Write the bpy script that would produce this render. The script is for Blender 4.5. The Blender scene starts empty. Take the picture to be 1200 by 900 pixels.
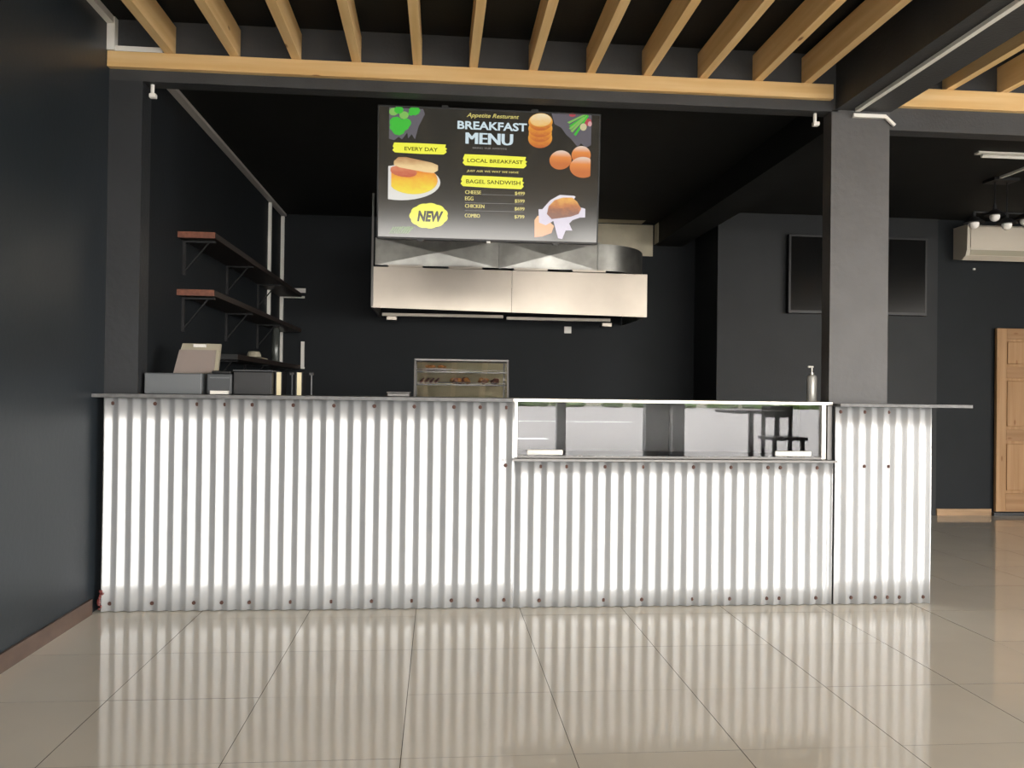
import bpy, bmesh, math, random
from mathutils import Vector, Matrix
random.seed(7)
sc = bpy.context.scene
COL = sc.collection

# ------------------------------------------------------------ camera, sky, sun, exposure
F_PX, YAW, PIT, ROL, CAM_H = 976.4, 0.0878, 0.0081, 0.0128, 1.2666
fw = Vector((math.sin(YAW)*math.cos(PIT), math.cos(YAW)*math.cos(PIT), math.sin(PIT)))
r0 = Vector((math.cos(YAW), -math.sin(YAW), 0)); u0 = r0.cross(fw)
rt = math.cos(ROL)*r0 + math.sin(ROL)*u0; up = -math.sin(ROL)*r0 + math.cos(ROL)*u0
cd = bpy.data.cameras.new('camera'); cam = bpy.data.objects.new('camera', cd); COL.objects.link(cam)
cd.sensor_width = 36; cd.lens = F_PX/1200*36; cd.clip_start = .05; cd.clip_end = 500
M = Matrix((rt, up, -fw)).transposed().to_4x4(); M.translation = (0, 0, CAM_H); cam.matrix_world = M
sc.camera = cam

w = bpy.data.worlds.new('sky'); sc.world = w; w.use_nodes = True
nt = w.node_tree; bg = nt.nodes['Background']
tc = nt.nodes.new('ShaderNodeTexCoord'); sp = nt.nodes.new('ShaderNodeSeparateXYZ')
cr = nt.nodes.new('ShaderNodeValToRGB')
nt.links.new(tc.outputs['Generated'], sp.inputs[0]); nt.links.new(sp.outputs['Z'], cr.inputs[0])
cr.color_ramp.elements[0].color = (1, .95, .88, 1); cr.color_ramp.elements[1].color = (.72, .84, 1, 1)
cr.color_ramp.elements[1].position = .8
nt.links.new(cr.outputs[0], bg.inputs[0]); bg.inputs[1].default_value = 5.2

sd = bpy.data.lights.new('sun', 'SUN'); sun = bpy.data.objects.new('sun', sd); COL.objects.link(sun)
sd.energy = 7; sd.angle = .01; sd.color = (1, .94, .86)
sun.rotation_euler = (math.radians(57), 0, math.radians(14))     # afternoon sun from the street side, reaching the floor just inside the open front

ad = bpy.data.lights.new('street_opening_portal', 'AREA'); ao = bpy.data.objects.new('street_opening_portal', ad); COL.objects.link(ao)
ad.shape = 'RECTANGLE'; ad.size = 10.8; ad.size_y = 2.95; ao.location = (3.55, -6.45, 1.42); ao.rotation_euler = (math.radians(90), 0, 0)
ad.cycles.is_portal = True
ad2 = ad.copy(); ao2 = bpy.data.objects.new('side_opening_portal', ad2); COL.objects.link(ao2)
ad2.size = 2.95; ad2.size_y = 9.4; ao2.location = (8.95, -1.5, 1.42); ao2.rotation_euler = (0, math.radians(90), 0)  # portal for the added side opening

vs = sc.view_settings; vs.view_transform = 'Standard'; vs.look = 'None'; vs.exposure = 1.97; vs.gamma = 1; vs.use_curve_mapping = False
sc.cycles.use_denoising = True; sc.cycles.max_bounces = 10; sc.cycles.diffuse_bounces = 6; sc.cycles.glossy_bounces = 6
sc.cycles.sample_clamp_indirect = 12

# ------------------------------------------------------------ materials
def mat(name, col, rough=.6, metal=0, noise=0, nscale=6, bump=0, bscale=60, col2=None, stretch=(1, 1, 1), emit=None, coat=0, spec=.5, rnoise=0, alpha=1, trans=0, ior=1.45):
    m = bpy.data.materials.new(name); m.use_nodes = True; t = m.node_tree; b = t.nodes['Principled BSDF']; L = t.links
    b.inputs['Base Color'].default_value = (*col, 1); b.inputs['Roughness'].default_value = rough; b.inputs['Metallic'].default_value = metal
    b.inputs['Specular IOR Level'].default_value = spec; b.inputs['Coat Weight'].default_value = coat
    b.inputs['Coat Roughness'].default_value = .05; b.inputs['Transmission Weight'].default_value = trans; b.inputs['IOR'].default_value = ior
    if noise or bump or rnoise:
        c = t.nodes.new('ShaderNodeTexCoord'); mp = t.nodes.new('ShaderNodeMapping'); mp.inputs['Scale'].default_value = stretch
        L.new(c.outputs['Object'], mp.inputs[0])
    if noise:
        n = t.nodes.new('ShaderNodeTexNoise'); n.inputs['Scale'].default_value = nscale; n.inputs['Detail'].default_value = 5
        L.new(mp.outputs[0], n.inputs[0]); mx = t.nodes.new('ShaderNodeMix'); mx.data_type = 'RGBA'
        mr = t.nodes.new('ShaderNodeMapRange'); mr.inputs[1].default_value = .35; mr.inputs[2].default_value = .65
        L.new(n.outputs[0], mr.inputs[0]); L.new(mr.outputs[0], mx.inputs[0])
        c2 = col2 if col2 else tuple(x*(1-noise) for x in col)
        mx.inputs[6].default_value = (*col, 1); mx.inputs[7].default_value = (*c2, 1); L.new(mx.outputs[2], b.inputs['Base Color'])
    if rnoise:
        n = t.nodes.new('ShaderNodeTexNoise'); n.inputs['Scale'].default_value = nscale*.6; L.new(mp.outputs[0], n.inputs[0])
        mr = t.nodes.new('ShaderNodeMapRange'); mr.inputs[3].default_value = max(0, rough-rnoise); mr.inputs[4].default_value = rough+rnoise
        L.new(n.outputs[0], mr.inputs[0]); L.new(mr.outputs[0], b.inputs['Roughness'])
    if bump:
        n = t.nodes.new('ShaderNodeTexNoise'); n.inputs['Scale'].default_value = bscale; n.inputs['Detail'].default_value = 3
        L.new(mp.outputs[0], n.inputs[0]); bp = t.nodes.new('ShaderNodeBump'); bp.inputs['Strength'].default_value = bump; bp.inputs['Distance'].default_value = .01
        L.new(n.outputs[0], bp.inputs['Height']); L.new(bp.outputs[0], b.inputs['Normal'])
    if emit: b.inputs['Emission Color'].default_value = (*emit[:3], 1); b.inputs['Emission Strength'].default_value = emit[3]
    return m
def pine(name, c1, c2, axis):
    st = [14, 14, 14]; st[axis] = .7
    m = mat(name, c1, .6, noise=.3, nscale=1.6, col2=c2, stretch=tuple(st), bump=.15, bscale=3)
    t = m.node_tree; b = t.nodes['Principled BSDF']; L = t.links
    v = t.nodes.new('ShaderNodeTexVoronoi'); v.inputs['Scale'].default_value = 4.5; c = t.nodes.new('ShaderNodeTexCoord')
    mp = t.nodes.new('ShaderNodeMapping'); s2 = [1.6, 1.6, 1.6]; s2[axis] = .6; mp.inputs['Scale'].default_value = s2
    L.new(c.outputs['Object'], mp.inputs[0]); L.new(mp.outputs[0], v.inputs[0])
    r = t.nodes.new('ShaderNodeMapRange'); r.inputs[1].default_value = .05; r.inputs[2].default_value = .1; L.new(v.outputs['Distance'], r.inputs[0])
    src = b.inputs['Base Color'].links[0].from_socket; mx = t.nodes.new('ShaderNodeMix'); mx.data_type = 'RGBA'
    L.new(r.outputs[0], mx.inputs[0]); mx.inputs[6].default_value = (.22, .1, .035, 1); L.new(src, mx.inputs[7]); L.new(mx.outputs[2], b.inputs['Base Color'])
    return m
PAINT = mat('charcoal_wall_paint', (.017, .022, .027), .38, noise=.12, nscale=2, bump=.05, bscale=30, rnoise=.04)
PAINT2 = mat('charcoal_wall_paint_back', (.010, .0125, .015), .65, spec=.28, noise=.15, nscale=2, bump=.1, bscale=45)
COLP = mat('slate_grey_column_paint', (.082, .08, .081), .5, noise=.15, nscale=3, bump=.25, bscale=25)
CEIL = mat('black_ceiling_paint', (.011, .011, .010), .7, spec=.25, noise=.2, nscale=4, bump=.1)
BEAM = mat('dark_grey_beam_paint', (.045, .046, .048), .55, noise=.2, nscale=4, bump=.2)
TILE = mat('polished_beige_porcelain', (.7, .655, .56), .07, noise=.08, nscale=1.5, spec=.62, coat=0)
GROUT = mat('tile_grout', (.07, .06, .05), .9)
PINE_X = pine('raw_pine_along_x', (.72, .5, .24), (.64, .4, .16), 0)
PINE_Y = pine('raw_pine_along_y', (.78, .56, .29), (.68, .45, .2), 1)
PINE_Z = pine('door_pine_upright', (.38, .225, .11), (.3, .165, .07), 2)
DPINE_X = pine('door_pine_across', (.33, .19, .09), (.26, .14, .06), 0)
ZINC = mat('galvanised_corrugated_iron', (.5, .51, .52), .46, metal=.5, noise=.06, nscale=9, bump=.03, bscale=8, rnoise=.05, stretch=(1, 1, .25))
STEEL = mat('brushed_stainless', (.45, .405, .35), .38, metal=1, noise=.08, nscale=3, bump=.05, bscale=5, rnoise=.06)
DUCTM = mat('galvanised_duct_steel', (.36, .355, .33), .36, metal=.9, noise=.25, nscale=7, bump=.06, bscale=9, rnoise=.08)
ALU = mat('anodised_aluminium', (.6, .57, .52), .35, metal=.85)
ALUD = mat('dull_aluminium', (.16, .155, .15), .45, metal=.6)
TOP = mat('dark_grey_worktop', (.13, .13, .13), .4, noise=.3, nscale=30)
BLACK = mat('black_plastic', (.010, .010, .011), .45)
DARKM = mat('black_metal', (.014, .014, .015), .5, metal=.4)
GREY = mat('grey_enamel', (.13, .14, .148), .4)
DGREY = mat('dark_grey_plastic', (.06, .065, .07), .5)
ACW = mat('aged_cream_enamel', (.6, .54, .45), .45)
WHITE = mat('white_plastic', (.78, .76, .71), .45)
CREAM = mat('cream_plastic', (.36, .33, .25), .45)
PINKG = mat('pinkish_grey_plastic', (.26, .215, .195), .5)
PLAST = mat('unpainted_cream_plaster', (.55, .5, .38), .85, noise=.15, nscale=5, bump=.3, bscale=30)
BRWOOD = mat('dark_brown_skirting_tile', (.1, .065, .05), .35, noise=.3, nscale=3, stretch=(1, 3, 6))
MAHOG = mat('reddish_brown_shelf_wood', (.2, .07, .04), .5, noise=.4, nscale=3, stretch=(12, 1, 12))
SHELF_SHADE = mat('shaded_shelf_wood', (.022, .014, .011), .5, noise=.3, nscale=3, stretch=(12, 1, 12))  # shelf wood darkened to paint in the shade on its sides and underside
LWOOD = mat('light_wood_skirting', (.38, .235, .12), .5, noise=.3, nscale=2, stretch=(1, 8, 8))
RUST = mat('rusty_screw_head', (.09, .045, .035), .6, metal=.5)
GLASS = mat('clear_display_glass', (1, 1, 1), 0, trans=1, ior=1.52)
SCREEN = mat('glossy_black_screen', (.006, .006, .006), .16, spec=.1)
BULB = mat('frosted_white_bulb', (.8, .78, .74), .3)
ASPH = mat('sunlit_grey_asphalt', (.165, .143, .125), .85, noise=.15, nscale=.6, bump=.2, bscale=30)
ROADW = mat('road_paint_white', (.75, .74, .7), .7)
LEAF = mat('hedge_leaves', (.1, .16, .03), .7, noise=.5, nscale=3)
FOOD1 = mat('fried_golden_pastry', (.5, .22, .06), .5, noise=.4, nscale=30, bump=.4, bscale=60)
FOOD2 = mat('dark_brown_sausage', (.16, .04, .02), .45, noise=.4, nscale=30)
WARM = mat('pale_yellow_case_back', (.5, .44, .27), .5)

# ------------------------------------------------------------ helpers
def link(name, me, m=None, parent=None, smooth=False):
    o = bpy.data.objects.new(name, me); COL.objects.link(o)
    if m is not None and not me.materials: me.materials.append(m)
    if parent is not None: o.parent = parent
    if smooth:
        for p in me.polygons: p.use_smooth = True
    return o
class B:
    def __init__(s): s.b = bmesh.new()
    def box(s, x0, x1, y0, y1, z0, z1, bev=0):
        g = bmesh.ops.create_cube(s.b, size=1); vs_ = g['verts']
        bmesh.ops.scale(s.b, vec=(x1-x0, y1-y0, z1-z0), verts=vs_); bmesh.ops.translate(s.b, vec=((x0+x1)/2, (y0+y1)/2, (z0+z1)/2), verts=vs_)
        if bev:
            es = list({e for v in vs_ for e in v.link_edges}); bmesh.ops.bevel(s.b, geom=es, offset=bev, segments=2, affect='EDGES', profile=.5)
        return s
    def cyl(s, a, c, r, r2=None, n=12, caps=True):
        a, c = Vector(a), Vector(c); d = c-a; r2 = r if r2 is None else r2
        g = bmesh.ops.create_cone(s.b, cap_ends=caps, segments=n, radius1=r, radius2=r2, depth=d.length)
        q = d.to_track_quat('Z', 'Y').to_matrix().to_4x4(); q.translation = (a+c)/2
        bmesh.ops.transform(s.b, matrix=q, verts=g['verts']); return s
    def lathe(s, prof, cx=0, cy=0, n=24):
        rings = []
        for r, z in prof: rings.append([s.b.verts.new((cx+r*math.cos(2*math.pi*i/n), cy+r*math.sin(2*math.pi*i/n), z)) for i in range(n)])
        for a, c in zip(rings, rings[1:]):
            for i in range(n): s.b.faces.new((a[i], a[(i+1) % n], c[(i+1) % n], c[i]))
        if prof[0][0] > 1e-4: s.b.faces.new(list(reversed(rings[0])))
        if prof[-1][0] > 1e-4: s.b.faces.new(rings[-1])
        return s
    def hexa(s, p):   # 8 points: bottom four, top four
        v = [s.b.verts.new(q) for q in p]
        for f in ((3, 2, 1, 0), (4, 5, 6, 7), (0, 1, 5, 4), (1, 2, 6, 5), (2, 3, 7, 6), (3, 0, 4, 7)): s.b.faces.new([v[i] for i in f])
        return s
    def blob(s, c, rx, ry, rz, jit=0, sub=2):
        g = bmesh.ops.create_icosphere(s.b, subdivisions=sub, radius=1)
        for v in g['verts']:
            k = 1+random.uniform(-jit, jit); v.co = Vector((c[0]+v.co.x*rx*k, c[1]+v.co.y*ry*k, c[2]+v.co.z*rz*k))
        return s
    def build(s, name, m=None, parent=None, smooth=False):
        bmesh.ops.recalc_face_normals(s.b, faces=s.b.faces)
        me = bpy.data.meshes.new(name); s.b.to_mesh(me); s.b.free()
        o = link(name, me, m, parent)
        if smooth:
            try: me.shade_smooth()
            except Exception: pass
            me.set_sharp_from_angle(angle=math.radians(40))
        return o
def tag(o, label=None, cat=None, group=None, kind=None):
    if label: o['label'] = label
    if cat: o['category'] = cat
    if group: o['group'] = group
    if kind: o['kind'] = kind
    return o
def empty(name, loc, label, cat, group=None):
    o = bpy.data.objects.new(name, None); COL.objects.link(o); o.location = loc; o.empty_display_size = .05
    bpy.context.view_layer.update()
    return tag(o, label, cat, group)
def adopt(root, *obs):   # parts are modelled in world coordinates; shift them under their thing
    for o in obs:
        o.parent = root; o.location = Vector(o.location) - root.location
def box(name, x0, x1, y0, y1, z0, z1, m, bev=0): return B().box(x0, x1, y0, y1, z0, z1, bev).build(name, m)
def struct(o, label): return tag(o, label, kind='structure')

XL, XK, XR, YF, YB = -1.905, -1.72, 9.0, -6.5, 8.42     # left wall, kitchen left wall, right wall, street front, back
Y5 = 4.95                                               # face of post, column and front beam

# ------------------------------------------------------------ setting: shell
fl = struct(box('floor', XL-.3, XR+.3, YF, 9.8, -.2, -.0012, GROUT), 'polished beige tiled floor reflecting the ribbed counter')
struct(box('wall_left', XL-.25, XL, YF, Y5+.15, 0, 3.6, PAINT), 'plain charcoal side wall on the left')
struct(box('wall_left', XL-.25, XK, Y5+.15, 9.6, 0, 3.6, PAINT2), 'dark kitchen side wall carrying the brown shelves')
wb = B().box(XK, 2.87, 9.2, 9.6, 0, 3.6).build('wall_back', PAINT2)
struct(wb, 'charcoal kitchen back wall behind the steel hood')
B().box(1.45, 2.38, 9.19, 9.2, 2.80, 3.149).box(1.45, 2.14, 9.15, 9.19, 2.72, 3.09).box(2.396, 2.3999, 9.02, 9.19, 2.93, 3.149).build('plaster_patch', PLAST, wb)
struct(B().box(2.87, 5.27, YB, YB+.2, 0, 3.6).box(2.87, 3.07, YB+.2, 9.5, 0, 3.6).build('wall_back', mat('grey_partition_paint', (.023, .025, .027), .6, spec=.3, noise=.15, nscale=2, bump=.12, bscale=45)), 'slightly lighter grey partition wall with the black television')
struct(box('wall_back', 5.27, XR, YB+.03, YB+.23, 0, 3.6, PAINT2), 'dark back wall with the pine door')
struct(B().box(XR, XR+.25, 3.2, 9.0, 0, 3.6).box(XR, XR+.25, YF, 3.2, 2.95, 3.6).build('wall_right', PAINT2), 'dark side wall with a wide opening added for daylight, outside the photo at the right')  # unseen side opening added so more daylight reaches the floor and counter
struct(box('ground', XR+.25, 70, YF, 60, -.4, -.13, ASPH), 'forecourt beside the shop, outside the photo')
struct(box('ceiling', XL-.25, XR+.25, YF-.3, Y5+.1, 3.37, 3.6, CEIL), 'black ceiling slab above the pine joists')
ck = struct(B().box(XK-.1, XR+.25, Y5+.11, 9.6, 3.17, 3.6).build('ceiling', CEIL), 'black ceiling over the kitchen and back room')
B().box(1.2, 2.25, 8.95, 9.2, 3.162, 3.17).build('plaster_patch', PLAST, ck)
B().box(XK, 1.2, Y5+.11, 9.2, 3.15, 3.17).box(2.25, XR, Y5+.11, YB+.03, 3.15, 3.17).box(1.2, 2.25, Y5+.11, 8.95, 3.15, 3.17).build('ceiling_skim', CEIL, ck)
# front beam, post, column, beams
struct(box('beam', XL, 2.44, Y5, Y5+.11, 3.02, 3.37, BEAM), 'long dark grey beam above the counter and menu screen')
struct(B().box(2.775, XR, Y5, Y5+.11, 2.92, 3.37).box(2.44, 2.775, Y5, Y5+.11, 3.03, 3.37).build('beam', BEAM), 'dark grey beam right of the column')
struct(box('beam', 2.425, 2.78, YF+.3, Y5, 3.03, 3.37, BEAM), 'dark beam running from the column towards the street with a white conduit')
struct(box('beam', 2.40, 2.72, Y5+.11, 9.2, 2.92, 3.15, CEIL), 'black beam running back through the kitchen ceiling')
struct(box('post', XL, XK, Y5, Y5+.15, 0, 3.02, mat('dark_post_paint', (.024, .026, .029), .5, noise=.15, nscale=3, bump=.2, bscale=25)), 'dark grey wall post at the left end of the counter')
struct(box('column', 2.4, 2.775, Y5, Y5+.11, 0, 3.03, COLP), 'square slate grey column rising behind the right end of the counter')
# street front behind the viewer
struct(box('beam', XL-.25, XR+.25, YF-.3, YF, 2.95, 3.37, BEAM), 'header beam over the open street front')
for x0, x1 in ((2.34, 2.51), (4.12, 4.91), (8.2, 9.0)):
    struct(box('pillar', x0, x1, YF-.25, YF, -.15, 2.95, PAINT), 'dark pillar of the open street front')
# skirtings
struct(box('baseboard_left', XL, XL+.015, YF, 4.80, 0, .085, BRWOOD), 'dark brown skirting along the left wall')
struct(box('baseboard_back', 5.29, 5.9, YB+.005, YB+.03, 0, .07, LWOOD), 'light wood skirting left of the pine door')
# floor tiles
tb = B().box(.0014, .5986, .0006, .5994, -.0011, 0)
bmesh.ops.recalc_face_normals(tb.b, faces=tb.b.faces)
tme = bpy.data.meshes.new('tile'); tb.b.to_mesh(tme); tb.b.free(); tme.materials.append(TILE); tme.materials.append(GROUT)
for p_ in tme.polygons: p_.material_index = 0 if p_.normal.z > .5 else 1
rest = []
for i in range(-3, 16):
    for j in range(-18, 10):
        x, y = -.112+.6*i, 4.089+.6*j
        if x > XR-.1 or y < YF: continue
        seen = (2.2 < y+.6 and y < 4.8) or (y >= 4.8 and x > 2.4 and y < 8.3)
        if seen and x+.3 < 1.0+y*.95:
            o = link('tile', tme, parent=fl); o.location = (x, y, random.uniform(-.0003, .0003))
            o.rotation_euler = (random.uniform(-.0005, .0005), random.uniform(-.0005, .0005), 0)
        elif y < 8.5: rest.append((x, y))
bb = B()
for x, y in rest:
    bb.box(x+.0015, x+.5985, y+.0015, y+.5985, -.0011, 0)
tf = tag(bb.build('tile_field', TILE, fl), kind='stuff'); tf.data.materials.append(GROUT)
for p_ in tf.data.polygons: p_.material_index = 0 if p_.normal.z > .5 else 1

# ------------------------------------------------------------ street outside
struct(box('ground', -60, 70, -90, YF, -.4, -.13, ASPH), 'sunlit grey street outside, seen in the display glass')
for x0, x1, y in ((.5, 3.2, -14.5), (3.2, 9, -28.5), (-9, 1, -28.5)):
    tag(box('road_marking', x0, x1, y-.25, y+.25, -.13, -.126, ROADW), 'white painted road line %s' % ('nearest the shop front' if y > -20 else ('far side of the street, right' if x0 > 0 else 'far side of the street, left')), 'road marking')
bw = B().box(-50, 60, -70, -69.5, -.13, .9).build('boundary_wall', PLAST); tag(bw, 'low pale wall across the street mirrored in the display glass', 'wall')
hb = B()
for k in range(34): hb.blob((-35+k*3.4+random.uniform(-.8, .8), -66, .1), random.uniform(.8, 1.7), 1.2, random.uniform(.5, 1.1), .2)
tag(hb.build('hedge', LEAF), 'green hedge across the street mirrored in the display glass', 'hedge', kind='stuff')

# bar table and bar chair beside the viewer, mirrored in the glass
tbl = empty('bar_table', (3.66, .3, 0), 'dark high bar table seen only as a reflection in the display glass', 'table')
adopt(tbl, box('tabletop', 3.33, 4.0, -.03, .63, 1.04, 1.075, DARKM, .005), B().cyl((3.66, .3, .02), (3.66, .3, 1.04), .032).build('pedestal', DARKM, smooth=True), B().lathe([(.24, 0), (.24, .015), (.05, .03)], 3.66, .3).build('base', DARKM))
ch = empty('bar_chair', (4.12, .1, 0), 'dark high bar chair with slatted back, seen only as a reflection in the display glass', 'chair')
pts = []
for sx in (3.95, 4.29):
    pts.append(B().hexa([(sx-.02, -.1, 0), (sx+.02, -.1, 0), (sx+.02, -.06, 0), (sx-.02, -.06, 0), (sx-.02, -.06, 1.1), (sx+.02, -.06, 1.1), (sx+.02, -.03, 1.1), (sx-.02, -.03, 1.1)]).build('leg', DARKM))
    pts.append(box('leg', sx-.02, sx+.02, .27, .31, 0, .72, DARKM))
pts += [box('seat', 3.9, 4.34, -.1, .34, .72, .76, DARKM, .006), box('footrest', 3.95, 4.29, .28, .3, .3, .34, DARKM)]
pts += [box('back_rail', 3.93, 4.31, -.065, -.035, z, z+.07, DARKM) for z in (.98, 1.05)] + [box('back_slat', 4.09, 4.15, -.06, -.04, .76, .98, DARKM)]
adopt(ch, *pts)

# ------------------------------------------------------------ pine joist frames
def knotty(bm):
    return bm
lf = empty('joist_frame', (.25, 4.9, 3.08), 'bare pine joists and bearer over the counter, left of the column', 'ceiling frame', 'bare pine ceiling frames')
jx = [-1.56, -1.20, -.845, -.50, -.155, .178, .53, .878, 1.22, 1.567, 1.918, 2.229]
a = [box('bearer', XL+.002, 2.39, 4.905, 4.949, 3.083, 3.172, PINE_X, .003)]
def joist(x):
    b = B(); n = 14; y0, y1 = YF+.02, 4.948; t = .025
    ph = random.uniform(0, 6)
    rows = []
    for i in range(n+1):
        y = y0+(y1-y0)*i/n; dx = .006*math.sin(ph+i*.9); top = 3.172+.165+.004*math.sin(ph*2+i)
        rows.append([b.b.verts.new(q) for q in ((x-t+dx, y, 3.173), (x+t+dx, y, 3.173), (x+t+dx, y, top), (x-t+dx, y, top))])
    for r, s in zip(rows, rows[1:]):
        for k in range(4): b.b.faces.new((r[k], r[(k+1) % 4], s[(k+1) % 4], s[k]))
    b.b.faces.new(rows[0]); b.b.faces.new(rows[-1])
    return b.build('joist', PINE_Y)
for x in jx: a.append(joist(x))
adopt(lf, *a)
rf = empty('joist_frame', (5.5, 4.9, 3.06), 'bare pine joists and bearer right of the column beam', 'ceiling frame', 'bare pine ceiling frames')
a = [box('bearer', 2.79, XR, 4.905, 4.949, 3.058, 3.172, PINE_X, .003)]
for k in range(24): a.append(joist(3.145+.355*k))
adopt(rf, *a)

# ------------------------------------------------------------ service counter
ct = empty('service_counter', (.55, 4.86, 0), 'long bar counter clad in silver corrugated iron with a thin grey worktop', 'counter')
parts = [box('carcass', -1.86, .43, 4.865, 4.94, 0, 1.2, DGREY), box('carcass', .43, 2.385, 4.865, 4.94, 0, .86, DGREY), box('carcass', 2.385, 2.99, 4.865, 4.94, 0, 1.195, DGREY),
         box('carcass', -1.70, .42, 4.94, 5.3, 0, 1.2, DGREY), box('carcass', .42, 2.39, 4.94, 5.3, 0, .86, DGREY)]
parts += [B().box(XL+.001, .43, 4.775, 4.949, 1.202, 1.222).box(-1.71, .43, 4.949, 5.32, 1.202, 1.222).build('worktop', TOP),
          box('worktop', 2.388, 3.22, 4.775, 4.945, 1.197, 1.215, TOP)]
PITCH = .0764
def sheet(x0, x1, z0, z1, ph):
    b = B(); n = int((x1-x0)/PITCH*16); rows = []
    zs = [z0+(z1-z0)*k/8 for k in range(9)]
    for z in zs:
        row = []
        for i in range(n+1):
            x = x0+(x1-x0)*i/n; s = math.cos(2*math.pi*(x-ph)/PITCH)      # valley (towards the carcass) at x = ph + k*pitch
            s = math.asin(.95*s)/math.asin(.95)
            d = .0015*math.sin(x*3.1+z*2)+.0012*math.sin(x*11+z*5)
            row.append(b.b.verts.new((x+.012*(z/1.2)*0, 4.848+.0098*s+d, z)))
        rows.append(row)
    for r, q in zip(rows, rows[1:]):
        for i in range(n): b.b.faces.new((r[i], r[i+1], q[i+1], q[i]))
    o = b.build('corrugated_sheet', ZINC)
    for p_ in o.data.polygons: p_.use_smooth = True
    md = o.modifiers.new('thickness', 'SOLIDIFY'); md.thickness = .0008; md.offset = 1
    return o
sme = None
def screw(par, x, z, ph):
    global sme
    k = round((x-ph)/PITCH); x = ph+k*PITCH
    if sme is None:
        b = B(); b.cyl((0, 0, 0), (0, -.004, 0), .0115, .0105, 14).cyl((0, -.004, 0), (0, -.010, 0), .0075, .0065, 6)
        o = b.build('screw', RUST, par); sme = o.data
    else: o = link('screw', sme, parent=par)
    o.location = (x, 4.8575, z)
PH1, PH2, PH3 = .014, .603, 2.505
s1 = sheet(-1.862, .447, .004, 1.2, PH1); s2 = sheet(.437, 2.38, .004, .855, PH2); s3 = sheet(2.386, 2.998, .004, 1.195, PH3)
for x in (-1.826, -1.591, -1.362, -1.212, -1.059, -.831, -.601, -.371, -.137, .09, .243, .398): screw(s1, x, 1.168, PH1); screw(s1, x, .045, PH1)
screw(s1, .398, .83, PH1)
for x in (.603, .75, .978, 1.203, 1.507, 1.736, 1.973, 2.052, 2.28): screw(s2, x, .825, PH2)
for x in (.603, .978, 1.203, 1.507, 1.736, 1.973, 2.052, 2.28): screw(s2, x, .04, PH2)
for x in (2.43, 2.582, 2.735): screw(s3, x, 1.165, PH3)
for x in (2.582, 2.735): screw(s3, x, .835, PH3)
for x in (2.505, 2.659, 2.737, 2.813, 2.966): screw(s3, x, .04, PH3)
pb = B()
for k in range(9): pb.blob((-1.866+random.uniform(-.008, .012), 4.838, .02+.012*k), random.uniform(.006, .013), .004, random.uniform(.007, .013), .2, 1)
ps = pb.build('paint_splash', mat('dark_red_paint', (.1, .02, .018), .4)); ps['label'] = 'dark red paint splash in the bottom left corner'
parts += [ps, s1, s2, s3, box('ledge', .432, 2.384, 4.80, 4.94, .860, .872, ALUD)]
adopt(ct, *parts)

# ------------------------------------------------------------ glass display case let into the counter
dc = empty('display_case', (1.4, 5.0, .872), 'low glass fronted display case with bright aluminium frame let into the counter', 'display case')
g0, g1, z0, z1 = .436, 2.380, .873, 1.222
P = [box('top_rail', g0, g1, 4.855, 5.28, 1.203, z1, ALU, .002), box('frame_post', g0+.004, g0+.028, 4.878, 4.91, z0, 1.203, ALU, .002),
     box('frame_post', 2.322, 2.35, 4.878, 4.91, z0, 1.203, ALU, .002), box('side_panel', 2.352, 2.380, 4.865, 5.28, z0, 1.203, ALUD), box('side_panel', g0, g0+.003, 4.865, 5.28, z0, 1.203, ALUD),
     box('bottom_rail', g0+.028, 2.322, 4.88, 4.91, z0, z0+.012, ALUD), box('base', g0+.004, 2.35, 4.91, 5.28, z0, z0+.015, BLACK),
     box('back_panel', g0+.004, 2.35, 5.268, 5.28, z0+.015, 1.203, BLACK)]
gl = box('glass_pane', g0+.028, 1.40, 4.892, 4.897, z0+.012, 1.203, GLASS); gl2 = box('glass_pane', 1.38, 2.322, 4.899, 4.904, z0+.012, 1.203, GLASS)
for x0, x1, gp, yy in ((.522, .737, gl, 4.892), (2.033, 2.262, gl2, 4.899)):
    h = B().box(x0, x1, yy-.016, yy-.0005, .890, .922, .007).build('handle', WHITE, gp, True); h['label'] = 'white rounded handle strip'
adopt(dc, *P, gl, gl2)

# ------------------------------------------------------------ menu screen
mn = empty('menu_screen', (.296, 5.10, 2.992), 'wide wall screen under the beam showing the breakfast menu', 'screen')
mn.rotation_euler = (math.radians(3.9), 0, 0)
W, H = 1.372, .803   # local frame: x from 0 (left) .. W, z from 0 (top) .. -H, shifted so that the empty is the top centre
def L2(u, v, d=0): return (-W/2+u*W, -.001*d-.0005, -v*H)
def part_local(b, name, m, par): o = b.build(name, m, par); return o
cab = part_local(B().box(-W/2, W/2, 0.002, .05, -H, 0, .004), 'housing', BLACK, mn)
bez = B()
for (x0, x1, zz0, zz1) in ((-W/2, W/2, -.008, 0), (-W/2, W/2, -H, -H+.012), (-W/2, -W/2+.008, -H, 0), (W/2-.008, W/2, -H, 0)): bez.box(x0, x1, -.004, .003, zz0, zz1)
bez.build('bezel', BLACK, mn)
scr = B().box(-W/2+.008, W/2-.008, -.0005, .002, -H+.012, -.008).build('display', mat('lit_screen_background', (.01, .01, .01), .12, spec=.55, emit=(.9, .82, .62, .0065)), mn)
MC = {}
def em(c, s=.25):
    k = (c, s)
    if k not in MC: MC[k] = mat('screen_print', tuple(x*.1 for x in c), .15, spec=.5, emit=(*c, s))
    return MC[k]
def uv(px, py):
    u = (px-442)/261; t = 123+12*u; b = 278+6*u; return u, (py-t)/(b-t)
def poly(name, pts, m, d):
    b = B(); vsn = []
    for px, py in pts:
        u, v = uv(px, py); vsn.append(b.b.verts.new(L2(u, v, d)))
    b.b.faces.new(vsn); o = b.build(name, m, scr)
    return o
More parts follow.
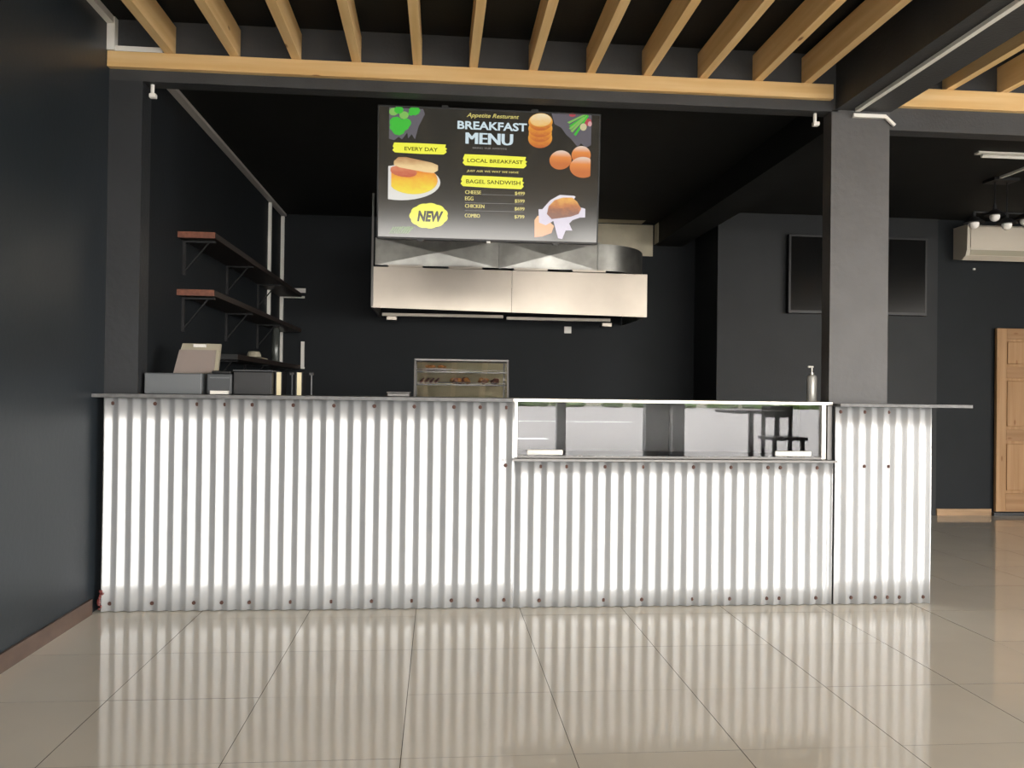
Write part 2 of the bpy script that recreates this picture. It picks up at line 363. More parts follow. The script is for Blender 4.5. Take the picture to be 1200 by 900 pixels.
def ell(name, cx, cy, rx, ry, m, d, n=28, a0=0, clipx=None, rot=0):
    pts = []
    for i in range(n):
        t = 2*math.pi*i/n; x, y = rx*math.cos(t), ry*math.sin(t)
        x, y = cx+x*math.cos(rot)-y*math.sin(rot), cy+x*math.sin(rot)+y*math.cos(rot)
        if clipx: x = min(max(x, clipx[0]), clipx[1])
        pts.append((x, y))
    return poly(name, pts, m, d)
def grad(c1, c2, axis='Z', lo=0, hi=1, s=.25, nz=0, c3=None):
    m = bpy.data.materials.new('screen_picture'); m.use_nodes = True; t = m.node_tree; b = t.nodes['Principled BSDF']
    tc_ = t.nodes.new('ShaderNodeTexCoord'); sx = t.nodes.new('ShaderNodeSeparateXYZ'); t.links.new(tc_.outputs['Generated'], sx.inputs[0])
    r = t.nodes.new('ShaderNodeValToRGB'); e = r.color_ramp.elements; e[0].position = lo; e[1].position = hi; e[0].color = (*c1, 1); e[1].color = (*c2, 1)
    if c3: q = e.new((lo+hi)/2); q.color = (*c3, 1)
    src = sx.outputs[axis]
    if nz:
        n = t.nodes.new('ShaderNodeTexNoise'); n.inputs['Scale'].default_value = 7; n.inputs['Detail'].default_value = 4; t.links.new(tc_.outputs['Generated'], n.inputs[0])
        ma = t.nodes.new('ShaderNodeMath'); ma.operation = 'MULTIPLY_ADD'; ma.inputs[1].default_value = nz; t.links.new(n.outputs[0], ma.inputs[0]); 
        mb = t.nodes.new('ShaderNodeMath'); mb.operation = 'SUBTRACT'; mb.inputs[1].default_value = nz/2; t.links.new(src, mb.inputs[0]); t.links.new(mb.outputs[0], ma.inputs[2]); src = ma.outputs[0]
    t.links.new(src, r.inputs[0]); t.links.new(r.outputs[0], b.inputs['Emission Color']); b.inputs['Emission Strength'].default_value = s
    b.inputs['Base Color'].default_value = (.02, .02, .02, 1); b.inputs['Roughness'].default_value = .15
    return m
def text(name, body, x0, y0, x1, y1, m, d, bold=0, shear=0, rep=0):
    """lettering filling the box x0,y0 (top left) .. x1,y1 (bottom right)"""
    cu = bpy.data.curves.new(name, 'FONT'); cu.body = body; cu.offset = bold; cu.shear = shear; cu.resolution_u = 3
    o = bpy.data.objects.new(name, cu); me = bpy.data.meshes.new_from_object(o)
    bpy.data.objects.remove(o)
    if rep:
        bm = bmesh.new()
        for dx in (0, rep, 2*rep):
            n0 = len(bm.verts); bm.from_mesh(me); bm.verts.ensure_lookup_table()
            for v in bm.verts[n0:]: v.co.x += dx; v.co.z += dx*.01
        bm.to_mesh(me); bm.free()
    xs = [v.co.x for v in me.vertices]; ys = [v.co.y for v in me.vertices]; a0, a1, b0, b1 = min(xs), max(xs), min(ys), max(ys)
    (ua, va), (ub, vb) = uv(x0, y0), uv(x1, y1)
    for v in me.vertices:
        u = ua+(ub-ua)*(v.co.x-a0)/(a1-a0); w_ = va+(vb-va)*(b1-v.co.y)/(b1-b0); v.co = L2(u, w_, d+v.co.z*100)
    me.materials.clear(); me.materials.append(m)
    return link(name, me, m, scr)
YEL = em((.85, .85, .07), .24); YTX = em((.75, .65, .2), .2); WHT = em((.62, .75, .8), .22); DK = em((.18, .16, .01), .15); GRN = em((.06, .5, .05), .22); GRN2 = em((.25, .55, .12), .2)
SM = em((.14, .13, .15), .2); GREYL = em((.4, .38, .35), .1); REDS = em((.5, .08, .1), .2)
# grey brush smears in the two upper corners
poly('smear', [(455, 126), (494, 128), (496, 134), (489, 148), (485, 163), (481, 157), (477, 162), (476, 155), (470, 163), (466, 160), (461, 164), (455, 162)], SM, 1)
poly('smear', [(644, 133), (692, 136), (692, 170), (686, 173), (680, 168), (676, 172), (668, 163), (662, 158), (656, 150), (648, 146)], SM, 1)
for cx, cy, r in ((460, 131, 5), (466, 129, 5), (484, 130, 6), (472, 135, 5), (463, 143, 7), (471, 147, 7), (466, 152, 7), (474, 144, 6), (461, 149, 5), (480, 133, 3)):
    o = ell('leaf', cx, cy, r*1.1, r*.9, GRN if random.random() < .7 else GRN2, 2+random.random()*.3, 9, clipx=(455, 520))
def brush(x0, y0, x1, y1, x2, y2, x3, y3): # ragged-ended yellow strip: corners TL TR BR BL
    pts = [(x0, y0), ((x0+x1)/2, (y0+y1)/2-.3), (x1, y1)]
    pts += [(x1-1, y1+(y2-y1)*.3), (x1+1.5, y1+(y2-y1)*.42), (x1-.5, y1+(y2-y1)*.55), (x1+1, y1+(y2-y1)*.75), (x2-2.5, y2)]
    pts += [((x2+x3)/2, (y2+y3)/2+.4), (x3+2, y3), (x3-1, y3-(y3-y0)*.25), (x3+.8, y3-(y3-y0)*.45), (x3-.6, y3-(y3-y0)*.6)]
    return poly('brush_strip', pts, YEL, 2)
brush(461, 166.5, 521, 169, 521, 180.5, 460, 178); brush(543, 180, 615, 183.5, 615, 196.5, 541.5, 193); brush(541, 204.5, 612, 207.5, 612.5, 220.5, 539.5, 217)
text('lettering', 'EVERY DAY', 473, 171.3, 511.5, 177.2, DK, 3, .02)
text('lettering', 'LOCAL BREAKFAST', 546, 185, 611.5, 191.7, DK, 3, .02)
text('lettering', 'BAGEL SANDWISH', 545, 209, 609, 215.8, DK, 3, .02)
text('lettering', 'Appetite Resturant', 544.5, 132.5, 606, 141.5, YTX, 2, .012, .35)
text('lettering', 'BREAKFAST', 534, 141.5, 615.5, 154.5, WHT, 2, .028)
text('lettering', 'MENU', 543.5, 155, 599.5, 170.3, WHT, 2, 0, rep=.045)
text('lettering', 'BRING YUR APPETITE', 552, 171.7, 592.5, 175.4, GREYL, 2, rep=.03)
text('lettering', 'JUST ASK WE WAT WE HAVE', 545.5, 198.0, 607, 203.2, YTX, 2, 0, .15, rep=.03)
for s, y, x1 in (('CHEESE', 221.7, 563), ('EGG', 228.8, 554), ('CHICKEN', 237.7, 567), ('COMBO', 248.8, 562)): text('lettering', s, 544, y, x1, y+4.8, YTX, 2, 0, rep=.04)
for s, y in (('$499', 223.2), ('$599', 232), ('$699', 241), ('$799', 250.2)): text('lettering', s, 602.5, y, 614.5, y+4.8, YTX, 2, 0, rep=.04)
for y in (226.3, 236, 245): poly('rule', [(564 if y < 230 else 544, y), (613, y+1.4), (613, y+1.9), (564 if y < 230 else 544, y+.5)], GREYL, 2)
# sandwich on a plate
ell('plate', 470, 213, 45, 20.5, em((.75, .74, .7), .22), 2, 36, clipx=(454.5, 520))
ell('filling', 482, 209, 30, 17.5, grad((.85, .68, .02), (.7, .12, .01), lo=.15, hi=.95, nz=.6, c3=(.85, .38, .02)), 3, 30, clipx=(458, 514), rot=.08)
ell('bacon', 472, 200, 16, 6.5, grad((.5, .08, .03), (.7, .25, .12), nz=.8), 4, 20, clipx=(457, 500), rot=.15)
poly('bread', [(461, 188), (466, 183.5), (475, 183.5), (505, 190), (512, 193), (512, 199), (507, 202), (497, 201), (468, 195.5), (461, 192.5)], grad((.85, .62, .3), (.4, .18, .06), lo=.3, hi=1, nz=.5), 5)
# cloud with NEW
pts = []
for i in range(66):
    t = 2*math.pi*i/66; k = 1+.055*abs(math.sin(t*5.5)); pts.append((502+21.5*k*math.cos(t), 251.5+14.2*k*math.sin(t)))
poly('cloud_badge', pts, YEL, 2)
text('lettering', 'NEW', 488.5, 245.5, 519, 259, em((.03, .03, .01), .1), 3, .05, .2)
for k in range(9):
    x = 456+k*2.6; poly('herb_stalk', [(x, 272.5), (x+1, 272.8), (x+6+k*.3, 264+random.uniform(-1, 2)), (x+5, 264)], em((.25, .4, .15), .13), 2)
# bagel stack
BG = grad((.5, .12, .02), (.85, .5, .15), lo=.1, nz=.4, c3=(.8, .34, .03))
for k, cy in enumerate((162, 156.5, 151, 143.5)): ell('bagel', 631.3, cy, 14.3-(.6 if k == 1 else 0), 11.3 if k == 0 else 10, BG, 2+k*.5, 26)
ell('bagel_top', 631.3, 141.5, 12.5, 7.5, grad((.8, .45, .1), (.8, .68, .45), nz=.7), 4.5, 24)
# spring onions, radishes
for k, (xa, ya, xb, yb) in enumerate(((663, 144, 684, 134.5), (665, 148, 686, 135), (667, 154, 686, 136), (671, 158, 687, 136), (665, 151, 682, 138))):
    poly('spring_onion', [(xa, ya), (xa+2.5, ya+1.5), (xb+1.5, yb+1), (xb, yb)], GRN if k % 2 else GRN2, 3+k*.2)
ell('radish', 688, 144, 4, 4.2, REDS, 3, 14); ell('radish', 690, 146, 2.4, 3, em((.7, .4, .4), .2), 3.5, 14); ell('radish', 669, 135.5, 4, 2.4, REDS, 2.5, 12); ell('onion_bulb', 682.3, 149.5, 4, 4.2, em((.65, .6, .35), .2), 4, 16)
EGG = grad((.55, .15, .03), (.75, .62, .52), lo=.3, hi=1, c3=(.75, .25, .05))
ell('egg', 680.5, 181.5, 11.5, 10.5, EGG, 2, 26, clipx=(600, 692)); ell('egg', 656, 187, 13.2, 11, EGG, 2.5, 28, rot=-.1); ell('egg', 683, 195.5, 16, 12, EGG, 3, 28, clipx=(600, 692), rot=.05)
# roll in paper held by a hand
poly('fingers', [(626.5, 256), (630, 251), (638, 252), (650, 263), (647, 271), (636, 275), (627, 276)], grad((.75, .3, .12), (.8, .45, .2), nz=.3), 2)
poly('paper', [(631, 243.5), (635.5, 243.5), (645, 233), (656, 227), (673, 228), (675, 229), (668, 240), (684, 242), (687, 243), (687, 253), (681, 253), (672, 256), (668, 260), (672, 268), (664, 268), (660, 278), (655, 277), (649, 257), (640, 262), (632, 259)], grad((.55, .48, .6), (.75, .72, .78), nz=.8), 2.5)
poly('roll', [(641, 249), (643, 240), (650, 233), (660, 230), (671, 230), (677, 235), (682, 243), (679, 249), (670, 252), (655, 254), (647, 255)], grad((.2, .05, .015), (.8, .4, .07), lo=.25, hi=.95, nz=.7, c3=(.5, .15, .02)), 3.5)
# clips under the screen
for x in (-.42, .42): B().box(x-.02, x+.02, -.008, .004, -H-.012, -H+.004).build('mounting_clip', BLACK, mn)
B().box(-.012, .012, -.006, .01, -H-.012, -H).build('sensor', WHITE, mn)
B().box(-.3, -.26, .05, .1, -.3, .028).box(.26, .3, .05, .1, -.3, .028).build('ceiling_bracket', BLACK, mn)

# ------------------------------------------------------------ extractor hood and duct
hd = empty('extractor_hood', (.7, 8.6, 2.03), 'long stainless steel extractor hood hanging over the kitchen', 'extractor hood')
HL, HM, HR = -.655, .70, 2.045
def hz(x): k = (x-HL)/(HR-HL); return 2.052-.04*k, 2.445-.01*k
def panel(x0, x1, y0, y1):
    a0, a1 = hz(x0); c0, c1 = hz(x1)
    return [(x0, y0, a0), (x1, y0, c0), (x1, y1, c0), (x0, y1, a0), (x0, y0, a1), (x1, y0, c1), (x1, y1, c1), (x0, y1, a1)]
P = [B().hexa(panel(HL+.018, HM-.002, 8.1, 8.115)).build('front_panel', STEEL), B().hexa(panel(HM+.002, HR, 8.1, 8.115)).build('front_panel', STEEL),
     B().hexa(panel(HL, HL+.016, 8.095, 9.18)).build('side_panel', DUCTM), B().hexa(panel(HR-.01, HR, 8.115, 9.18)).build('side_panel', DUCTM),
     box('top_panel', HL+.02, HR-.02, 8.12, 9.18, 2.40, 2.425, DUCTM)]
P += [B().box(HL+.05, HM-.02, 8.9, 8.97, 2.045, 2.075).build('grease_gutter', STEEL), B().box(HM+.02, HR-.2, 8.9, 8.97, 2.03, 2.06).build('grease_gutter', STEEL)]
P += [box('hood_downlight', x-.055, x+.055, 8.86, 8.95, z, z+.045, STEEL, .006) for x, z in ((-.505, 1.995), (1.8, 1.97))]  # downlights under the hood, built as small unlit steel boxes
P += [box('hanger_strap', HL-.004, HL+.014, 8.08, 8.094, 2.06, 3.15, ALUD)]
P += [B().box(x, x+.33, 8.105, 8.16, 2.446, 2.468).build('mounting_tab', STEEL) for x in (-.5, .08, .72, 1.3)]
adopt(hd, *P)
du = empty('extractor_duct', (.7, 8.6, 2.5), 'cross-creased galvanised duct above the steel hood, bending into the wall', 'duct')
DL, DM, DR = -.655, .595, 1.60; dz0, dz1 = 2.50, 2.77
def ductsec(x0, x1):
    b = B(); y = 8.35; zc = (dz0+dz1)/2; xc = (x0+x1)/2
    F = [b.b.verts.new(q) for q in ((x0, y, dz0), (x1, y, dz0), (x1, y, dz1), (x0, y, dz1), (xc, y-.016, zc))]
    K = [b.b.verts.new(q) for q in ((x0, 9.0, dz0), (x1, 9.0, dz0), (x1, 9.0, dz1), (x0, 9.0, dz1))]
    for i in range(4): b.b.faces.new((F[i], F[(i+1) % 4], F[4])); b.b.faces.new((F[i], K[i], K[(i+1) % 4], F[(i+1) % 4]))
    b.b.faces.new(K)
    return b.build('duct_section', DUCTM)
P = [ductsec(DL+.01, DM-.008), ductsec(DM+.008, DR-.008)]
for x in (DM, DR): P.append(box('joint_flange', x-.008, x+.008, 8.335, 9.0, dz0-.01, dz1+.01, DUCTM))
b = B(); n = 14; ring = []
for i in range(n+1):
    t = math.pi/2*i/n; X = DR+.62*math.sin(t); Yv = 9.14-.79*math.cos(t); Xi = DR+.08*math.sin(t); Yi = 9.14-.14*math.cos(t)
    ring.append([b.b.verts.new(q) for q in ((X, Yv, dz0), (X, Yv, dz1), (Xi, Yi, dz1), (Xi, Yi, dz0))])
for r, q in zip(ring, ring[1:]):
    for k in range(4): b.b.faces.new((r[k], r[(k+1) % 4], q[(k+1) % 4], q[k]))
P.append(b.build('elbow', DUCTM, None, True))
P.append(B().box(DL+.3, DL+.34, 8.6, 8.64, 2.427, dz0).box(DR-.34, DR-.3, 8.6, 8.64, 2.427, dz0).build('support', ALUD))
adopt(du, *P)
so = B().box(1.385, 1.465, 9.188, 9.199, 1.915, 1.99, .003).build('wall_socket', WHITE); tag(so, 'small white socket on the back wall below the right end of the hood', 'socket')

# ------------------------------------------------------------ white conduits
def conduit(label, boxes, m=WHITE):
    b = B()
    for q in boxes: b.box(*q)
    return tag(b.build('conduit', m), label, 'conduit')
conduit('white square conduit stepping down the corner above the left end of the pine bearer', [(XL+.001, XL+.04, YF+.1, 4.9, 3.325, 3.365), (XL+.001, XL+.045, 4.9, 4.948, 3.175, 3.365), (XL+.045, -1.6, 4.915, 4.948, 3.176, 3.205)])
conduit('white conduit along the underside of the dark beam towards the column', [(2.525, 2.555, YF+.4, 4.9, 3.008, 3.029)])
conduit('short white conduit bent across the top of the grey column', [(2.53, 2.74, 4.925, 4.948, 2.985, 3.007)])
b = B(); b.cyl((2.74, 4.937, 2.996), (2.80, 4.937, 2.945), .012, n=8); tag(b.build('conduit', WHITE), 'white elbow stub at the top right corner of the grey column', 'conduit')
conduit('white cable trunking along the kitchen side wall under the ceiling', [(XK+.001, XK+.055, Y5+.2, 9.19, 3.125, 3.148)], mat('dusty_white_trunking', (.5, .48, .45), .5))
conduit('white vertical conduit behind the brown shelves on the side wall', [(XK+.001, XK+.03, 8.50, 8.54, 1.9, 3.12)])
conduit('white vertical conduit in the far kitchen corner', [(XK+.001, XK+.035, 9.165, 9.199, 1.54, 3.12)])
conduit('short white horizontal trunking stub on the kitchen back wall, upper of two', [(-1.62, -1.45, 9.17, 9.199, 2.30, 2.345)])
conduit('thin white horizontal trunking on the kitchen back wall, lower of two', [(-1.68, -1.46, 9.18, 9.199, 2.24, 2.262)])
conduit('white angled conduit low on the kitchen back wall', [(-1.63, -1.45, 9.18, 9.199, 1.475, 1.495), (-1.49, -1.455, 9.175, 9.199, 1.495, 1.77)])
conduit('long thin white conduit on the back room ceiling nearest the beam', [(3.6, 6.6, 5.56, 5.59, 3.13, 3.149)])
conduit('slim white conduit running across the back room ceiling to the lamp cluster', [(4.74, 4.765, 6.12, 6.70, 3.13, 3.149)])
bt = empty('strip_light', (5.2, 6.06, 3.12), 'unlit white strip light on the back room ceiling', 'light'); 
adopt(bt, B().box(4.1, 6.3, 6.03, 6.09, 3.135, 3.149).build('body', WHITE), B().cyl((4.14, 6.06, 3.12), (6.26, 6.06, 3.12), .013, n=10).build('tube', BULB))
for x, lb in ((-1.681, 'small white sensor under the beam beside the left post'), (2.315, 'small white sensor under the beam beside the grey column')):
    e_ = empty('sensor', (x, 5.0, 3.019), lb, 'sensor'); adopt(e_, B().cyl((x, 5.0, 3.019), (x, 5.0, 2.965), .011, n=10).build('stem', WHITE), B().box(x-.015, x+.024, 4.98, 5.015, 2.94, 2.966, .005).build('head', WHITE))

# ------------------------------------------------------------ kitchen wall shelves
def shelf(z, y0, lb, m):
    t = empty('wall_shelf', (XK+.12, 7.3, z), lb, 'shelf')
    P = [box('board', XK+.001, XK+.24, y0+.008, 9.12, z-.02, z+.02, SHELF_SHADE, .002), box('board_end', XK+.001, XK+.24, y0, y0+.0075, z-.02, z+.02, m)]  # board carries painted shade; its near end is split off unshaded
    for y in (y0+.12, y0+1.26, y0+2.42):
        P.append(B().box(XK+.001, XK+.02, y-.012, y+.012, z-.25, z-.021).box(XK+.02, XK+.215, y-.012, y+.012, z-.033, z-.021).cyl((XK+.02, y, z-.22), (XK+.17, y, z-.03), .006, n=6).build('bracket', DARKM))
    adopt(t, *P)
shelf(2.265, 5.63, 'upper reddish brown plank shelf on the kitchen side wall', MAHOG)
shelf(1.885, 5.63, 'middle reddish brown plank shelf on the kitchen side wall', MAHOG)
shelf(1.49, 6.3, 'lowest dark shelf on the kitchen side wall carrying an upturned dish', BLACK)
d = empty('upturned_dish', (-1.6, 7.4, 1.51), 'upturned cream dish and plate on the lowest kitchen shelf', 'dish')
adopt(d, B().lathe([(.115, 1.512), (.115, 1.518), (.03, 1.534), (.03, 1.53)], -1.6, 7.4).build('plate', CREAM, None, True), B().lathe([(.062, 1.532), (.058, 1.555), (.045, 1.578), (.001, 1.583)], -1.6, 7.4).build('bowl', CREAM, None, True))
j = B().lathe([(.036, 1.512), (.038, 1.52), (.038, 1.80), (.03, 1.82), (.03, 1.84), (.001, 1.84)], -1.57, 8.2).build('storage_jar', mat('smoky_clear_plastic', (.1, .11, .1), .15, trans=.5), None, True); tag(j, 'tall smoky clear container on the lowest kitchen shelf', 'container')

# ------------------------------------------------------------ things on the left worktop
c = empty('cash_drawer', (-1.54, 5.14, 1.223), 'long grey metal box on the worktop beside the left post', 'cash drawer')
adopt(c, box('body', -1.70, -1.378, 5.0, 5.3, 1.223, 1.345, GREY, .004), box('rim', -1.698, -1.38, 4.996, 5.0, 1.338, 1.343, DGREY), box('foot_strip', -1.69, -1.40, 5.01, 5.29, 1.2225, 1.224, BLACK))
pm = empty('till_monitor', (-1.43, 5.2, 1.345), 'cream and pinkish back of a till monitor standing on the grey box', 'monitor')
adopt(pm, B().hexa([(-1.57, 5.10, 1.347), (-1.315, 5.10, 1.347), (-1.315, 5.13, 1.347), (-1.57, 5.13, 1.347), (-1.548, 5.20, 1.528), (-1.325, 5.20, 1.528), (-1.325, 5.235, 1.528), (-1.548, 5.235, 1.528)]).build('back_shell', CREAM),
      B().hexa([(-1.567, 5.094, 1.349), (-1.335, 5.094, 1.349), (-1.335, 5.11, 1.349), (-1.567, 5.11, 1.349), (-1.552, 5.152, 1.488), (-1.34, 5.152, 1.488), (-1.34, 5.17, 1.488), (-1.552, 5.17, 1.488)]).build('cover', PINKG),
      B().hexa([(-1.475, 5.163, 1.505), (-1.405, 5.163, 1.505), (-1.405, 5.19, 1.505), (-1.475, 5.19, 1.505), (-1.475, 5.169, 1.523), (-1.405, 5.169, 1.523), (-1.405, 5.19, 1.523), (-1.475, 5.19, 1.523)]).build('badge', WHITE))
pr = empty('receipt_printer', (-1.285, 5.12, 1.223), 'dark grey receipt printer with a white paper slip, right of the grey box', 'printer')
adopt(pr, box('body', -1.355, -1.212, 5.02, 5.25, 1.223, 1.345, DGREY, .008), box('lid', -1.325, -1.215, 5.01, 5.2, 1.3455, 1.362, BLACK, .006), box('feed_slot', -1.335, -1.225, 5.012, 5.02, 1.318, 1.325, GREY),
      box('paper', -1.325, -1.225, 4.985, 5.02, 1.225, 1.245, WHITE))
cb = empty('equipment_box', (-1.09, 5.13, 1.223), 'black equipment box on the worktop right of the printer', 'box')
adopt(cb, box('body', -1.205, -.982, 5.03, 5.28, 1.223, 1.36, BLACK, .005), box('lid', -1.208, -.979, 5.027, 5.283, 1.361, 1.37, DGREY, .003))
for x, lb in ((-.955, 'cream upright board on the worktop next to the black box'), (-.835, 'second cream upright board, between two thin rods')):
    e_ = empty('upright_board', (x, 5.16, 1.223), lb, 'board')
    adopt(e_, box('board', x-.013, x+.013, 5.1, 5.24, 1.223, 1.36, mat('pale_board', (.75, .66, .42), .5)), box('edge_strip', x-.02, x-.014, 5.1, 5.24, 1.223, 1.362, BLACK), box('edge_strip', x+.014, x+.018, 5.1, 5.24, 1.223, 1.362, BLACK))
for x, lb in ((-.885, 'thin grey rod standing between the cream boards'), (-.77, 'thin grey rod standing right of the cream boards')):
    e_ = empty('rod_stand', (x, 5.15, 1.223), lb, 'rod'); adopt(e_, B().cyl((x, 5.15, 1.223), (x, 5.15, 1.345), .0045, n=8).build('rod', GREY), box('clamp', x-.012, x+.012, 5.14, 5.16, 1.345, 1.36, BLACK))
ty = empty('shallow_tin', (-.24, 5.1, 1.223), 'low pale metal tray on the worktop left of the food warmer', 'tray')
adopt(ty, box('tray', -.305, -.175, 5.02, 5.2, 1.223, 1.243, ALUD, .004), box('lid', -.309, -.171, 5.016, 5.204, 1.244, 1.251, ALUD, .002))

# ------------------------------------------------------------ food warmer on its table
wt = empty('work_table', (.15, 5.65, 0), 'steel work table behind the counter under the food warmer', 'table')
P = [box('tabletop', -.4, .75, 5.38, 5.98, .915, .95, STEEL, .004), box('shelf', -.38, .73, 5.40, 5.96, .25, .27, DUCTM)]
P += [box('leg', x, x+.035, y, y+.035, 0, .915, DUCTM) for x in (-.385, .70) for y in (5.395, 5.93)]
adopt(wt, *P)
fwm = empty('food_warmer', (.15, 5.6, .95), 'glass food warmer cabinet with fried snacks on two shelves', 'food warmer')
wx0, wx1, wy0, wy1, wz1 = -.162, .463, 5.45, 5.85, 1.473
P = [box('base', wx0, wx1, wy0, wy1, .951, 1.06, STEEL, .006), box('top_panel', wx0, wx1, wy0+.085, wy1, wz1-.016, wz1, ALUD, .004),
     box('back_panel', wx0+.012, wx1-.012, wy1-.012, wy1, 1.06, wz1-.016, WARM)]
for x in (wx0, wx1-.012):
    P.append(box('corner_post', x, x+.012, wy1-.014, wy1-.002, 1.06, wz1-.016, ALUD))
    P.append(B().hexa([(x, wy0, 1.06), (x+.012, wy0, 1.06), (x+.012, wy0+.012, 1.06), (x, wy0+.012, 1.06), (x, wy0+.09, wz1-.016), (x+.012, wy0+.09, wz1-.016), (x+.012, wy0+.102, wz1-.016), (x, wy0+.102, wz1-.016)]).build('corner_post', ALUD))
for z in (1.203, 1.302, 1.386):
    ys = wy0+.016+.09*(z-1.06)/.397; s_ = B().box(wx0+.014, wx1-.014, ys, wy1-.014, z, z+.004).build('shelf', ALUD); P.append(s_)
    for y in (ys+.003,): 
        B().cyl((wx0+.02, y, z+.012), (wx1-.02, y, z+.012), .0022, n=6).cyl((wx0+.02, y, z-.004), (wx1-.02, y, z-.004), .003, n=6).build('rail', ALUD, s_)
P += [B().hexa([(wx0+.014, wy0+.003, 1.062), (wx1-.014, wy0+.003, 1.062), (wx1-.014, wy0+.007, 1.062), (wx0+.014, wy0+.007, 1.062), (wx0+.014, wy0+.093, wz1-.018), (wx1-.014, wy0+.093, wz1-.018), (wx1-.014, wy0+.097, wz1-.018), (wx0+.014, wy0+.097, wz1-.018)]).build('glass_pane', GLASS), box('glass_pane', wx0+.004, wx0+.007, wy0+.104, wy1-.014, 1.062, wz1-.018, GLASS), box('glass_pane', wx1-.007, wx1-.004, wy0+.104, wy1-.014, 1.062, wz1-.018, GLASS)]
adopt(fwm, *P)
pl = B().lathe([(.075, 1.392), (.085, 1.40), (.12, 1.406), (.12, 1.409), (.08, 1.404), (.001, 1.402)], -.03, 5.68, 24).build('serving_plate', WHITE, None, True); tag(pl, 'cream plate of snacks on the top shelf of the food warmer', 'plate')
for k in range(6):
    x = -.03+random.uniform(-.07, .06); tag(B().blob((x, 5.66+random.uniform(-.03, .04), 1.418+random.uniform(0, .006)), .024, .018, .012, .12).build('pastry', FOOD1, None, True), 'golden fried pastry piled on the plate in the food warmer', 'pastry', 'pastries on the plate')
for k in range(24):
    x = .09+random.random()*.12 if k < 15 else .28+random.random()*.12
    z = 1.322+random.random()*.018
    tag(B().blob((x, 5.62+random.uniform(-.05, .1), z), .022, .02, .017, .15).build('fried_snack', FOOD2 if k % 2 else FOOD1, None, True), 'brown fried snack heaped on the middle shelf of the food warmer', 'snack', 'fried snacks on the middle shelf')
for k in range(4):
    x = -.12+k*.033; o = B().cyl((x, 5.56, 1.318), (x+.02, 5.66, 1.342), .009, .006, 8).build('snack_stick', FOOD2); tag(o, 'dark snack stick at the left of the middle warmer shelf', 'snack', 'dark snack sticks')

# bottle on the display case
bo = empty('pump_bottle', (2.345, 5.07, 1.2225), 'silver grey pump bottle on top of the display case beside the column', 'bottle')
adopt(bo, B().lathe([(.028, 1.2235), (.030, 1.228), (.030, 1.372), (.026, 1.385), (.012, 1.392), (.001, 1.392)], 2.345, 5.07).build('body', mat('frosted_grey_bottle', (.5, .5, .47), .3, metal=.3), None, True),
      B().cyl((2.345, 5.07, 1.392), (2.345, 5.07, 1.405), .013).cyl((2.345, 5.07, 1.405), (2.345, 5.07, 1.435), .005).build('pump', ALU, None, True), B().box(2.318, 2.353, 5.062, 5.078, 1.435, 1.447, .003).build('nozzle', WHITE))

# ------------------------------------------------------------ back room: television, air conditioner, lamp cluster, door
tv = empty('wall_television', (4.355, YB-.03, 2.52), 'black switched-off television on the grey partition, half behind the column', 'television')
adopt(tv, box('housing', 3.60, 5.11, YB-.075, YB-.02, 2.11, 2.93, BLACK, .004), box('screen', 3.625, 5.085, YB-.078, YB-.0755, 2.14, 2.905, SCREEN), box('wall_mount', 4.1, 4.6, YB-.02, YB, 2.3, 2.7, DARKM))
ac = empty('air_conditioner', (5.9, 8.32, 2.72), 'white split air conditioner high on the back wall above the pine door', 'air conditioner')
b = B(); pr_ = [(8.445, 2.73), (8.30, 2.70), (8.235, 2.74), (8.21, 2.80), (8.205, 3.04), (8.23, 3.06), (8.445, 3.06)]
va = [b.b.verts.new((5.458, y, z)) for y, z in pr_]; vb = [b.b.verts.new((6.40, y, z)) for y, z in pr_]
b.b.faces.new(va); b.b.faces.new(vb)
for i in range(len(pr_)): b.b.faces.new((va[i], va[(i+1) % 7], vb[(i+1) % 7], vb[i]))
adopt(ac, b.build('body', ACW), box('front_panel', 5.49, 6.38, 8.198, 8.2045, 2.815, 3.035, ACW, .002), B().hexa([(5.5, 8.232, 2.744), (6.36, 8.232, 2.744), (6.36, 8.24, 2.75), (5.5, 8.24, 2.75), (5.5, 8.207, 2.795), (6.36, 8.207, 2.795), (6.36, 8.213, 2.80), (5.5, 8.213, 2.80)]).build('louvre', CREAM))
lc = empty('lamp_cluster', (4.82, 6.8, 3.149), 'cluster of small dark shaded lamps with white bulbs on the back room ceiling', 'lamp')
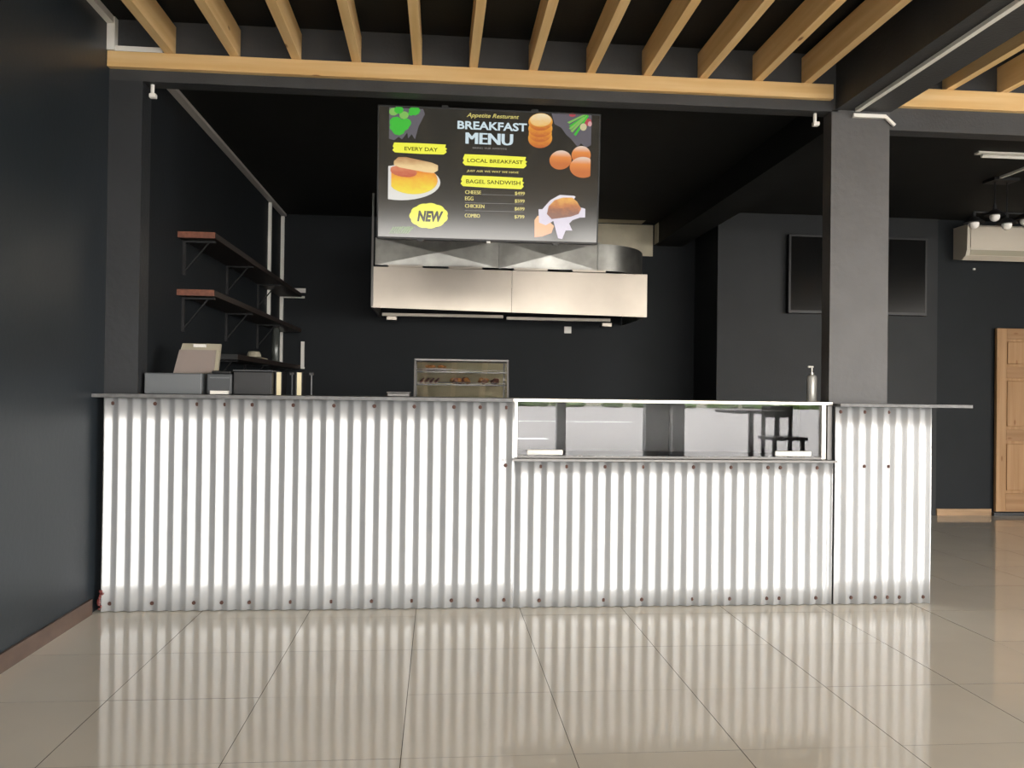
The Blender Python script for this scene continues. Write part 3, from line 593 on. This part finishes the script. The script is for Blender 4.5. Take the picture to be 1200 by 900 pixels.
P = [box('ceiling_plate', 4.71, 4.94, 6.72, 6.88, 3.125, 3.149, DARKM), B().cyl((4.77, 6.8, 3.125), (4.77, 6.8, 2.93), .006, n=8).build('rod', DARKM), B().cyl((4.88, 6.8, 3.125), (4.88, 6.8, 2.86), .006, n=8).build('rod', DARKM),
     B().cyl((4.58, 6.8, 2.86), (5.06, 6.8, 2.86), .008, n=8).build('crossbar', DARKM)]
for x, y, z in ((4.58, 6.8, 2.80), (4.77, 6.8, 2.87), (4.88, 6.8, 2.80), (5.05, 6.8, 2.84)):
    s_ = B().lathe([(.085, z-.035), (.08, z-.025), (.035, z+.01), (.016, z+.02), (.014, z+.06), (.001, z+.06)], x, y, 20).build('lamp_shade', DARKM, None, True); P.append(s_)
    B().blob((x, y, z-.045), .042, .042, .042, 0, 3).build('bulb', BULB, s_, True)
adopt(lc, *P)
dr = struct(box('door_1', 5.925, 6.73, YB-.012, YB+.008, .045, 2.0, PINE_Z), 'raised panel pine door at the right edge')
D0, D1, yd = 5.925, 6.73, YB-.03
def dpart(name, x0, x1, z0_, z1_, y0=yd, m=PINE_Z, bev=.004):
    o = B().box(x0, x1, y0, YB-.0125, z0_, z1_, bev).build(name, m); o.parent = dr
dpart('stile', D0, D0+.11, .045, 2.0); dpart('stile', D1-.11, D1, .045, 2.0); [dpart('mullion', 6.277, 6.377, a_, b_) for a_, b_ in ((.241, .799), (.921, 1.469), (1.591, 1.889))]
for a_, b_ in ((.045, .24), (.80, .92), (1.47, 1.59), (1.89, 2.0)): dpart('rail', D0+.11, D1-.11, a_, b_, m=DPINE_X)
for x0, x1 in ((D0+.125, 6.265), (6.39, D1-.125)):
    for a_, b_ in ((.27, .77), (.95, 1.44), (1.62, 1.86)): dpart('raised_panel', x0, x1, a_, b_, YB-.022, bev=.009)
struct(box('trim_1', 5.905, 6.75, YB-.03, YB+.03, 0, .035, BLACK), 'black threshold under the pine door')
hk = B().cyl((5.69, YB+.029, 2.63), (5.69, YB+.01, 2.63), .012, n=10).build('wall_hook', WHITE); tag(hk, 'tiny white hook on the back wall under the air conditioner', 'hook')
